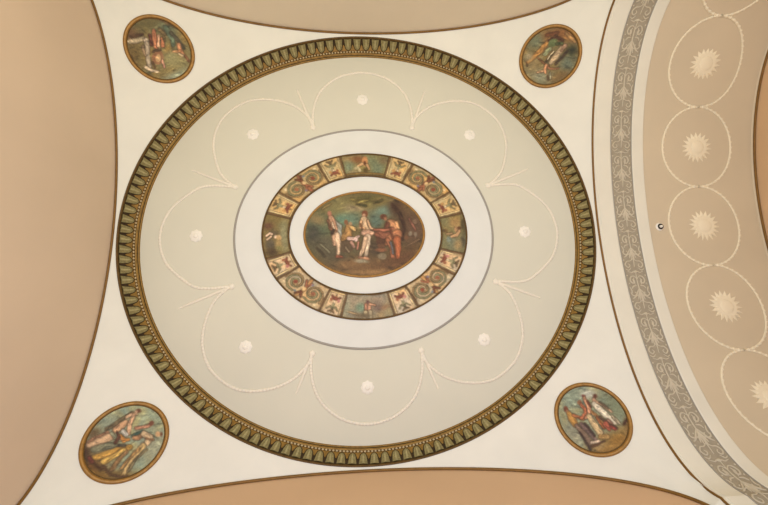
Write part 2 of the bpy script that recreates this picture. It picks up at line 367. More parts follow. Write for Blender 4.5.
# ---------------------------------------------------------------- painting tools
def vnoise(X, Y, s, seed=0):
    r = np.random.RandomState(seed); v = np.zeros_like(X)
    for k in range(7):
        a = r.uniform(0, 6.28); fq = s * r.uniform(.6, 1.7); v += np.sin((X * math.cos(a) + Y * math.sin(a)) * fq + r.uniform(0, 6.28) + 1.7 * np.sin((Y * math.cos(a) - X * math.sin(a)) * fq * .7 + r.uniform(0, 6)))
    return v / 7
def sstep(d, soft): q = np.clip(.5 - d / soft, 0, 1); return q * q * (3 - 2 * q)
def paint(X, Y, base, ops, soft=5, seed=1, nz=.14, ns=.12, warp=2.5, dabs=True):
    """colours in sRGB 0..255 at sketch coordinates X, Y"""
    Xw = X + warp * vnoise(X, Y, .07, seed); Yw = Y + warp * vnoise(X, Y, .07, seed + 9)
    col = np.zeros(X.shape + (3,)) + np.array(base, float)
    rg = random.Random(seed)
    ops = list(ops); nbg = sum(1 for o_ in ops if o_[0] == 'b')
    if dabs:       # loose brushwork over the background blobs
        x_0, x_1, y_0, y_1 = X.min(), X.max(), Y.min(), Y.max()
        extra = []
        for _ in range(150):
            x, y = rg.uniform(x_0, x_1), rg.uniform(y_0, y_1)
            extra.append(('d', x, y, rg.uniform(8, 26), rg.uniform(3, 7), rg.uniform(-40, 40), rg.choice([.62, .76, 1.18, 1.36])))
        k_ = max([i for i, o_ in enumerate(ops) if o_[0] == 'b'] + [0]) + 1
        ops = ops[:k_] + extra + ops[k_:]
    wc = vnoise(X, Y, .05, seed + 21)[..., None]; col = col * (1 + np.array([.16, .04, -.14]) * wc)
    for op in ops:
        if op[0] == 'd':
            _, x, y, rx, ry, ang, k = op; a = math.radians(ang)
            dx, dy = X - x, Y - y; uu = (dx * math.cos(a) + dy * math.sin(a)) / rx; vv = (-dx * math.sin(a) + dy * math.cos(a)) / ry
            a3 = (np.exp(-np.clip(uu * uu + vv * vv, 0, 30)) * .7)[..., None]; col = col * (1 - a3 + a3 * k); continue
        c = np.array(op[-1], float); g_ = c.mean(); c = g_ + (c - g_) * .78
        if op[0] == 'b':          # soft blob  x y rx ry angle
            _, x, y, rx, ry, ang, _c = op; a = math.radians(ang)
            dx, dy = Xw - x, Yw - y; uu = (dx * math.cos(a) + dy * math.sin(a)) / rx; vv = (-dx * math.sin(a) + dy * math.cos(a)) / ry
            al = np.exp(-np.clip(uu * uu + vv * vv, 0, 40) ** 1.3)
        elif op[0] == 'e':        # firm ellipse
            _, x, y, rx, ry, ang, _c = op; a = math.radians(ang)
            dx, dy = Xw - x, Yw - y; uu = (dx * math.cos(a) + dy * math.sin(a)) / rx; vv = (-dx * math.sin(a) + dy * math.cos(a)) / ry
            al = sstep((np.sqrt(uu * uu + vv * vv) - 1) * min(rx, ry), soft)
        else:                     # 'l' tapered limb: [(x,y,r),...]
            d = np.full(X.shape, 1e9)
            P = op[1]
            for (x1, y1, r1), (x2, y2, r2) in zip(P[:-1], P[1:]):
                ex, ey = x2 - x1, y2 - y1; L2 = ex * ex + ey * ey + 1e-9
                t = np.clip(((Xw - x1) * ex + (Yw - y1) * ey) / L2, 0, 1)
                d = np.minimum(d, np.hypot(Xw - x1 - t * ex, Yw - y1 - t * ey) - (r1 + (r2 - r1) * t))
            al = sstep(d, soft)
            a0 = sstep(d - soft * .45, soft) * .5
            col = col * (1 - a0[..., None]) + np.array((62., 44., 26.)) * a0[..., None]
            rm_ = max(p[2] for p in P); q_ = np.clip(1 + d / rm_, 0, 1)
            c = c * (1.07 - .30 * q_[..., None] ** 2) * (1 + .10 * vnoise(X, Y, .22, seed + len(P) * 7)[..., None])
        col = col * (1 - al[..., None]) + c * al[..., None]
        if dabs and op[0] == 'l' and max(p[2] for p in op[1]) >= 6:      # brush marks: folds and highlights along the limb
            P = op[1]; c0 = np.array(op[-1], float); g0 = c0.mean(); c0 = g0 + (c0 - g0) * .78
            for (x1, y1, r1), (x2, y2, r2) in zip(P[:-1], P[1:]):
                L = math.hypot(x2 - x1, y2 - y1) + 1e-6; ang = math.atan2(y2 - y1, x2 - x1)
                for _ in range(max(2, int(L / 11))):
                    t = rg.uniform(0, 1); o_ = rg.uniform(-.75, .75) * r1; k = rg.choice([.62, .75, 1.18, 1.32])
                    x = x1 + (x2 - x1) * t - math.sin(ang) * o_; y = y1 + (y2 - y1) * t + math.cos(ang) * o_; aa = ang + rg.uniform(-.35, .35)
                    dx, dy = X - x, Y - y; uu = (dx * math.cos(aa) + dy * math.sin(aa)) / rg.uniform(9, 18); vv = (-dx * math.sin(aa) + dy * math.cos(aa)) / rg.uniform(2.6, 4.2)
                    a3 = (np.exp(-np.clip(uu * uu + vv * vv, 0, 30)) * .75)[..., None]; col = col * (1 - a3) + c0 * k * a3
    n1 = vnoise(X, Y, ns, seed + 3); n2 = vnoise(X, Y, ns * 2.3, seed + 4)
    col = col * (1 + nz * n1[..., None] + nz * .7 * n2[..., None])
    return lin(np.clip(col, 0, 245))
def oval_canvas(parent, name, pt, rx, ry, sk, base, ops, nr, na, **kw):
    """pt(u, w) -> point; sk(u, w) -> sketch coordinates"""
    U = np.array([[rx * q / nr * math.cos(2 * math.pi * k / na) for k in range(na)] for q in range(nr + 1)])
    V = np.array([[ry * q / nr * math.sin(2 * math.pi * k / na) for k in range(na)] for q in range(nr + 1)])
    X, Y = sk(U, V); c = paint(X, Y, base, ops, **kw)
    mb = MB(); mb.grid([[pt(U[i, j], V[i, j]) for j in range(na)] for i in range(nr + 1)], M['paint'], False, True, c)
    return mb.build(name, parent)

# ---------------------------------------------------------------- white oval and painted frieze
OXC = .013
DX, DY = 1.409, 1.223
op_ = thing('oval_panel', 'large plain white oval plaster panel with thin grey border', 'panel', (0, 0, HP))
mb = MB(); mb.grid([[ell(DX * q, DY * q, 2 * math.pi * k / 160, HP - .006, OXC) for k in range(160)] for q in (0, .3, .6, .9, .985)], M['disc'], False, True); mb.build('panel_field', op_)
mb = MB(); mb.tube([ell(DX - .012, DY - .012, 2 * math.pi * k / 200, HP - .004, OXC) for k in range(200)], .0125, M['greyline'], 8, True, .8); mb.build('grey_border', op_)
FO, FI = (1.106, .917), (.826, .655)
HF = HP - .010
fr = thing('painted_frieze', 'oval band of small painted and gilded panels around the central picture', 'frieze', (0, 0, HF))
def fp(t, w, h=HF):      # w 0 inner .. 1 outer
    return ell(FI[0] + (FO[0] - FI[0]) * w, FI[1] + (FO[1] - FI[1]) * w, t, h, OXC)
SC = (0, .2)
CRM, LIN = (200, 170, 114), (104, 72, 34)
def spiral(cx, cy, r, turns, col, w=2.2, dirn=1, ph=0):
    pts = []
    for i in range(int(turns * 10) + 1):
        a = ph + dirn * i / 10 * 2 * math.pi; q = r * (1 - .8 * i / (turns * 10)); pts.append((cx + q * math.cos(a), cy + q * math.sin(a), w))
    return ('l', pts, col)
def frieze_panel(name, a0, a1, kind, seed, tone=0):
    # sketch space: X across 0..S (clockwise), Y 0 inner .. 100 outer
    nt = max(10, int((a1 - a0) * 1.7)); nw = 30
    T = np.radians(np.linspace(a0, a1, nt)); Wd = np.linspace(.03, .97, nw)
    mid = math.radians((a0 + a1) / 2); rx, ry = (FO[0] + FI[0]) / 2, (FO[1] + FI[1]) / 2
    arc = math.hypot(rx * math.sin(mid), ry * math.cos(mid)) * math.radians(a1 - a0)
    S = 100 * arc / .276
    Xg, Yg = np.meshgrid(np.linspace(0, S, nt), Wd * 100, indexing='ij')
    c2 = S / 2; grn, red, ora = (128, 124, 76), (160, 92, 54), (192, 136, 68)
    base = CRM if tone == 0 else (208, 180, 138)
    E_ = [('l', [(0, 0, 3), (0, 100, 3)], LIN), ('l', [(S, 0, 3), (S, 100, 3)], LIN), ('l', [(0, 0, 4), (S, 0, 4)], LIN), ('l', [(0, 100, 3), (S, 100, 3)], LIN)]
    fr_ = [('l', [(9, 8, 2.0), (9, 92, 2.0)], (232, 202, 130)), ('l', [(S - 9, 8, 2.0), (S - 9, 92, 2.0)], (232, 202, 130)), ('l', [(9, 9, 2), (S - 9, 9, 2)], (226, 190, 110))]
    if kind == 'cand':     # a vase with garlands
        ops = fr_ + [('l', [(c2, 20, 2.5), (c2, 88, 2)], grn), ('e', c2, 32, 9, 10, 0, red), ('l', [(c2 - 18, 26, 3), (c2 - 6, 34, 4), (c2 + 6, 34, 4), (c2 + 18, 26, 3)], (140, 70, 44)),
                     ('e', c2 - 15, 40, 6, 7, 0, ora if tone == 0 else (196, 120, 100)), ('e', c2 + 15, 40, 6, 7, 0, red), ('l', [(c2 - 20, 78, 1.8), (c2 - 10, 66, 2.4), (c2, 74, 2), (c2 + 10, 66, 2.4), (c2 + 20, 78, 1.8)], grn),
                     ('e', c2, 60, 6, 7, 0, (150, 140, 90)), ('l', [(c2 - 10, 88, 2), (c2, 80, 3), (c2 + 10, 88, 2)], (116, 88, 50)), ('e', c2, 46, 4, 5, 0, (230, 200, 150))]
    elif kind == 'scroll':
        base = (184, 156, 104) if tone == 0 else (192, 166, 122)
        q1, q2 = S * .27, S * .73
        ops = [spiral(q1, 50, 36, 1.8, grn, 3, 1, 1), spiral(q2, 50, 36, 1.8, grn, 3, -1, 2), spiral(q1, 50, 42, .9, (150, 118, 66), 2.4, 1, 2.6), spiral(q2, 50, 42, .9, (150, 118, 66), 2.4, -1, .4),
               ('e', q1, 50, 8, 8, 0, red), ('e', q2, 50, 8, 8, 0, (150, 70, 40)), ('l', [(c2, 10, 8), (c2 - 4, 50, 6), (c2 + 4, 92, 5)], ora if seed % 2 else red),
               ('l', [(c2 - 14, 20, 4), (c2, 40, 4), (c2 + 14, 20, 4)], red), ('l', [(c2 - 12, 86, 3), (c2, 66, 4), (c2 + 12, 86, 3)], (120, 66, 36)), ('e', c2, 52, 6, 9, 0, (222, 180, 110)),
               ('e', q1 + 22, 22, 5, 4, 0, (120, 110, 120)), ('e', q2 - 22, 78, 5, 4, 0, (110, 120, 120)), ('e', q1 - 26, 84, 5, 5, 0, (226, 200, 140)), ('e', q2 + 26, 84, 5, 5, 0, (226, 200, 140))]
    elif kind == 'pic_top':
        base = (128, 122, 78)
        ops = [('b', S * .80, 40, 30, 40, 0, (112, 122, 84)), ('b', S * .2, 80, 40, 16, 0, (160, 124, 66)), ('b', S * .35, 75, 26, 20, 0, (136, 84, 40)), ('b', S * .9, 75, 24, 18, 0, (120, 100, 60)), ('b', S * .12, 45, 22, 30, 0, (120, 130, 92)),
               ('e', c2, 66, 12, 22, 0, (196, 128, 66)), ('e', c2, 58, 5, 10, 0, (110, 60, 28)), ('l', [(c2 - 12, 54, 7), (c2 - 30, 46, 5)], (214, 160, 96)), ('l', [(c2 + 8, 50, 6), (c2 + 16, 30, 4)], (204, 150, 90)), ('b', c2 + 2, 26, 12, 12, 0, (90, 70, 28)),
               ('e', S * .30, 38, 12, 7, 20, (186, 166, 110)), ('e', S * .36, 26, 6, 10, 0, (206, 186, 130)), ('b', S * .22, 20, 24, 10, 0, (150, 128, 80)), ('l', [(4, 12, 4), (S - 4, 12, 4)], (130, 98, 40))]
    elif kind == 'pic_bottom':
        base = (146, 134, 104)
        ops = [('b', S * .75, 30, 40, 24, 0, (160, 140, 104)), ('b', S * .3, 25, 40, 20, 0, (156, 132, 98)), ('b', S * .65, 52, 20, 18, 0, (112, 136, 100)), ('b', S * .28, 55, 24, 20, 0, (118, 94, 74)), ('b', S * .12, 60, 20, 10, 0, (156, 112, 70)),
               ('l', [(c2 - 6, 40, 7), (c2 - 6, 66, 6)], (206, 144, 100)), ('l', [(c2 + 7, 40, 6), (c2 + 7, 64, 5)], (190, 124, 84)), ('e', c2, 30, 6, 7, 0, (110, 74, 60)), ('l', [(c2 - 9, 70, 7), (c2 - 8, 92, 6)], (178, 158, 112)), ('l', [(c2 + 8, 70, 7), (c2 + 10, 92, 6)], (184, 160, 108)),
               ('l', [(c2 - 28, 46, 3), (c2 - 8, 40, 4)], (200, 140, 96)), ('l', [(S * .7, 80, 3), (S * .95, 70, 3)], (190, 152, 96)), ('b', S * .6, 84, 34, 10, 0, (110, 92, 60)), ('b', 14, 80, 14, 20, 0, (152, 134, 84)), ('b', S - 12, 60, 12, 30, 0, (150, 146, 108))]
    elif kind == 'pic_left':   # X runs clockwise (upwards on the left side)
        base = (132, 112, 62)
        ops = [('b', S * .8, 70, 40, 30, 0, (126, 104, 50)), ('b', S * .3, 70, 30, 22, 0, (96, 84, 60)), ('b', S * .5, 20, 80, 18, 0, (140, 134, 88)), ('b', S * .55, 55, 16, 20, 0, (100, 84, 54)), ('b', S * .72, 80, 14, 20, 0, (110, 70, 44)), ('b', S * .12, 70, 18, 26, 0, (84, 62, 34)),
               ('l', [(S * .50, 84, 4), (S * .56, 72, 4), (S * .53, 62, 4)], (222, 184, 142)), ('l', [(S * .42, 80, 4), (S * .48, 66, 4)], (214, 176, 132)), ('e', S * .46, 48, 6, 6, 0, (226, 190, 150)), ('e', S * .44, 36, 12, 9, 0, (204, 158, 92)), ('b', S * .28, 38, 22, 14, 0, (170, 134, 70)), ('b', S * .18, 40, 10, 12, 0, (130, 120, 60))]
    else:
        base = (128, 116, 72)
        ops = [('b', S * .22, 60, 22, 26, 0, (168, 128, 66)), ('b', S * .3, 90, 30, 10, 0, (84, 70, 34)), ('b', S * .75, 50, 30, 30, 0, (112, 116, 84)), ('b', S * .7, 85, 24, 12, 0, (84, 76, 50)),
               ('e', S * .40, 62, 12, 10, 0, (176, 128, 76)), ('e', S * .36, 72, 5, 8, 0, (96, 58, 28)), ('l', [(S * .44, 70, 6), (S * .55, 60, 7), (S * .58, 40, 6)], (190, 142, 88)), ('l', [(S * .5, 40, 4), (S * .52, 20, 4)], (160, 124, 74)), ('e', S * .68, 30, 14, 10, 0, (122, 130, 104)), ('b', S * .8, 66, 20, 16, 0, (160, 130, 74)), ('b', S * .42, 14, 10, 12, 0, (108, 78, 38))]
    col = paint(Xg, Yg, base, ops + E_, soft=5, seed=seed, nz=.12, ns=.16, warp=2.5, dabs=False)
    mb = MB(); mb.grid([[fp(T[nt - 1 - i], Wd[j], HF - .004) for j in range(nw)] for i in range(nt)], M['paint'], cols=col)
    return mb.build(name, fr)
sd = 20
for a0, a1, kind in ((75, 104.5, 'pic_top'), (-104.5, -75, 'pic_bottom'), (164.8, 196.8, 'pic_left'), (-15.6, 14, 'pic_right'),
                     (60.5, 75, 'cand'), (30.4, 60.5, 'scroll'), (14, 30.4, 'cand'), (-30.8, -15.6, 'cand'), (-60.5, -30.8, 'scroll'), (-75, -60.5, 'cand'),
                     (104.5, 118.4, 'cand'), (118.4, 148.6, 'scroll'), (148.6, 164.8, 'cand'), (196.8, 211.6, 'cand'), (211.6, 242.8, 'scroll'), (242.8, 255.5, 'cand')):
    sd += 1
    o = frieze_panel({'cand': 'candelabra_panel', 'scroll': 'scroll_panel'}.get(kind, 'picture_panel'), a0, a1, kind, sd, 1 if (a0 < 0 or a0 > 190) else 0)
for nm, (ex, ey), g in (('outer_border', FO, 0), ('inner_border', FI, 0)):
    mb = MB(); mb.tube([ell(ex, ey, 2 * math.pi * k / 200, HF - .003, OXC) for k in range(200)], .0085, M['golddark'], 8, True); mb.build(nm, fr)
mb = MB(); mb.grid([[ell(a, b, 2 * math.pi * k / 160, HF + .002, OXC) for k in range(160)] for a, b in (FI, FO)], M['olive'], False, True); mb.build('backing_band', fr)

# ---------------------------------------------------------------- central medallion
cm = thing('central_medallion', 'oval gilt-framed painting of classical figures in a wood at the ceiling centre', 'painting', (0, 0, HP))
MX, MY = .656, .478
SK = (200, 150, 105); SKL = (224, 184, 140); 
ops = [('b', 370, 90, 300, 50, 0, (112, 98, 52)), ('b', 300, 150, 110, 60, 0, (134, 122, 70)), ('b', 230, 120, 70, 50, 0, (128, 116, 60)),
       ('b', 300, 190, 60, 40, 0, (100, 122, 92)), ('b', 480, 150, 64, 34, 0, (110, 136, 108)), ('b', 430, 200, 46, 46, 0, (92, 112, 90)), ('b', 330, 125, 60, 22, 0, (150, 128, 84)),
       ('b', 130, 230, 90, 80, 0, (92, 104, 68)), ('b', 245, 190, 40, 30, 0, (96, 128, 96)), ('b', 120, 190, 50, 26, 20, (142, 118, 66)), ('b', 100, 270, 40, 60, 0, (66, 62, 48)), ('b', 400, 85, 90, 26, 0, (92, 84, 34)), ('b', 360, 112, 60, 16, 10, (128, 112, 50)), ('b', 455, 92, 40, 20, 0, (140, 118, 54)),
       ('b', 610, 210, 90, 150, 0, (94, 64, 38)), ('b', 545, 130, 46, 50, 30, (82, 54, 32)), ('b', 610, 130, 50, 34, 40, (108, 80, 44)), ('b', 640, 250, 50, 70, 0, (104, 74, 48)),
       ('b', 370, 440, 260, 60, 0, (118, 82, 42)), ('b', 560, 400, 110, 50, -20, (104, 66, 34)), ('b', 200, 370, 110, 60, 20, (88, 76, 48)), ('b', 420, 340, 80, 60, 0, (84, 64, 40)), ('b', 160, 320, 60, 50, 0, (96, 88, 60)), ('b', 300, 420, 80, 26, 0, (132, 94, 50)), ('b', 400, 465, 120, 14, 0, (150, 108, 56)),
       # foliage marks
       ('l', [(300, 80, 4), (345, 95, 6), (390, 88, 4)], (140, 122, 52)), ('l', [(420, 100, 5), (470, 88, 6)], (76, 68, 30)), ('l', [(330, 108, 3), (380, 118, 5)], (70, 70, 34)), ('l', [(150, 130, 4), (190, 105, 5)], (146, 124, 62)), ('l', [(520, 110, 6), (560, 160, 8), (580, 230, 8), (570, 300, 6)], (70, 44, 26)),
       ('l', [(140, 320, 5), (185, 360, 5)], (126, 118, 82)), ('l', [(120, 340, 4), (160, 380, 4)], (70, 60, 38)),
       # seated couple
       ('e', 268, 330, 46, 34, 0, (96, 74, 46)), ('l', [(285, 230, 16), (280, 270, 22), (250, 290, 12)], (172, 122, 58)), ('l', [(300, 232, 9), (318, 245, 7)], (200, 156, 84)), ('e', 272, 204, 12, 13, 0, (140, 88, 48)), ('e', 296, 212, 9, 10, 0, (176, 134, 84)),
       ('l', [(285, 290, 9), (320, 295, 10), (340, 280, 5)], (206, 164, 140)), ('l', [(300, 312, 9), (312, 335, 6)], (198, 140, 108)), ('e', 325, 300, 8, 9, 0, (226, 188, 168)), ('l', [(335, 312, 5), (330, 345, 5)], (188, 116, 86)), ('l', [(270, 335, 4), (285, 360, 4)], (150, 124, 86)),
       # standing figure, left
       ('l', [(208, 200, 10), (235, 225, 13), (236, 265, 12), (226, 300, 8)], (160, 160, 138)), ('l', [(190, 180, 14), (206, 215, 16), (212, 260, 15)], (190, 136, 94)), ('e', 184, 157, 11, 14, 0, (184, 112, 76)), ('l', [(175, 195, 7), (190, 238, 6), (214, 250, 5)], (120, 78, 48)),
       ('l', [(206, 268, 12), (212, 320, 8)], (206, 154, 110)), ('l', [(226, 270, 12), (230, 330, 8), (226, 385, 6)], (224, 182, 136)), ('l', [(224, 384, 7), (246, 386, 5)], (170, 88, 52)), ('l', [(200, 205, 3), (210, 240, 3)], (236, 206, 160)), ('l', [(205, 246, 4), (200, 262, 8)], (70, 52, 36)),
       # standing draped figure, centre
       ('e', 372, 160, 17, 18, 0, (122, 66, 34)), ('e', 367, 170, 9, 11, 0, (208, 152, 108)), ('l', [(366, 190, 17), (368, 225, 15), (380, 255, 21)], (224, 180, 126)), ('l', [(352, 200, 7), (350, 235, 6), (372, 240, 5)], (206, 150, 94)), ('l', [(385, 200, 6), (402, 238, 5), (425, 244, 4)], (210, 160, 108)),
       ('l', [(362, 262, 12), (386, 266, 20), (412, 262, 10)], (214, 158, 116)), ('l', [(384, 285, 18), (382, 330, 11), (374, 385, 7)], (228, 194, 150)), ('l', [(374, 290, 12), (362, 340, 9), (345, 382, 6)], (214, 170, 124)), ('l', [(340, 388, 6), (352, 392, 5)], (190, 124, 80)), ('l', [(370, 392, 7), (386, 396, 5)], (196, 134, 88)), ('l', [(350, 215, 3), (356, 240, 3)], (120, 74, 40)),
       # seated figure, right
       ('e', 456, 300, 26, 50, 0, (92, 56, 32)), ('l', [(440, 268, 18), (470, 278, 20), (500, 270, 16)], (142, 80, 50)), ('e', 472, 178, 18, 15, 0, (104, 58, 32)), ('e', 482, 188, 8, 9, 0, (166, 104, 64)), ('l', [(508, 212, 22), (530, 225, 24), (535, 255, 18)], (200, 130, 76)), ('l', [(492, 215, 12), (485, 235, 12)], (110, 60, 36)), ('l', [(520, 240, 6), (470, 248, 6), (420, 246, 5)], (156, 86, 56)),
       ('l', [(540, 210, 7), (550, 240, 6)], (226, 158, 92)), ('l', [(545, 270, 24), (500, 292, 16), (485, 320, 10)], (188, 112, 64)), ('l', [(490, 300, 11), (510, 345, 10), (515, 388, 8)], (176, 100, 58)), ('l', [(540, 300, 22), (545, 350, 15), (538, 390, 8)], (180, 92, 46)), ('l', [(506, 315, 5), (518, 370, 5)], (92, 90, 88)), ('l', [(505, 240, 4), (520, 290, 4)], (120, 60, 34)),
       ('e', 455, 352, 30, 10, 0, (140, 84, 48)), ('e', 460, 385, 24, 16, 0, (130, 110, 76)), ('e', 456, 330, 20, 10, 0, (110, 70, 40)), ('e', 350, 408, 36, 9, 5, (148, 134, 98)), ('l', [(600, 330, 4), (660, 300, 4)], (130, 96, 60)),
       ('e', 612, 268, 9, 12, 20, (140, 122, 92)), ('e', 640, 272, 8, 14, 0, (134, 114, 86)), ('e', 625, 285, 7, 6, 0, (90, 64, 42)), ('l', [(612, 190, 5), (625, 215, 6), (640, 250, 5)], (140, 84, 58)), ('e', 640, 205, 10, 12, 0, (128, 96, 66)), ('e', 590, 290, 12, 10, 0, (120, 76, 44))]
oval_canvas(cm, 'painted_scene', lambda u, w: (u, w, HP - .014), MX - .016, MY - .016, lambda u, w: (370 + u * 322 / MX, 265 - w * 227 / MY), (104, 90, 54), ops, 60, 220, soft=9, seed=5, nz=.08, ns=.14, warp=4)
mb = MB(); mb.tube([ell(MX - .010, MY - .010, 2 * math.pi * k / 200, HP - .010) for k in range(200)], .0135, M['goldframe'], 8, True); mb.build('gilt_frame', cm)

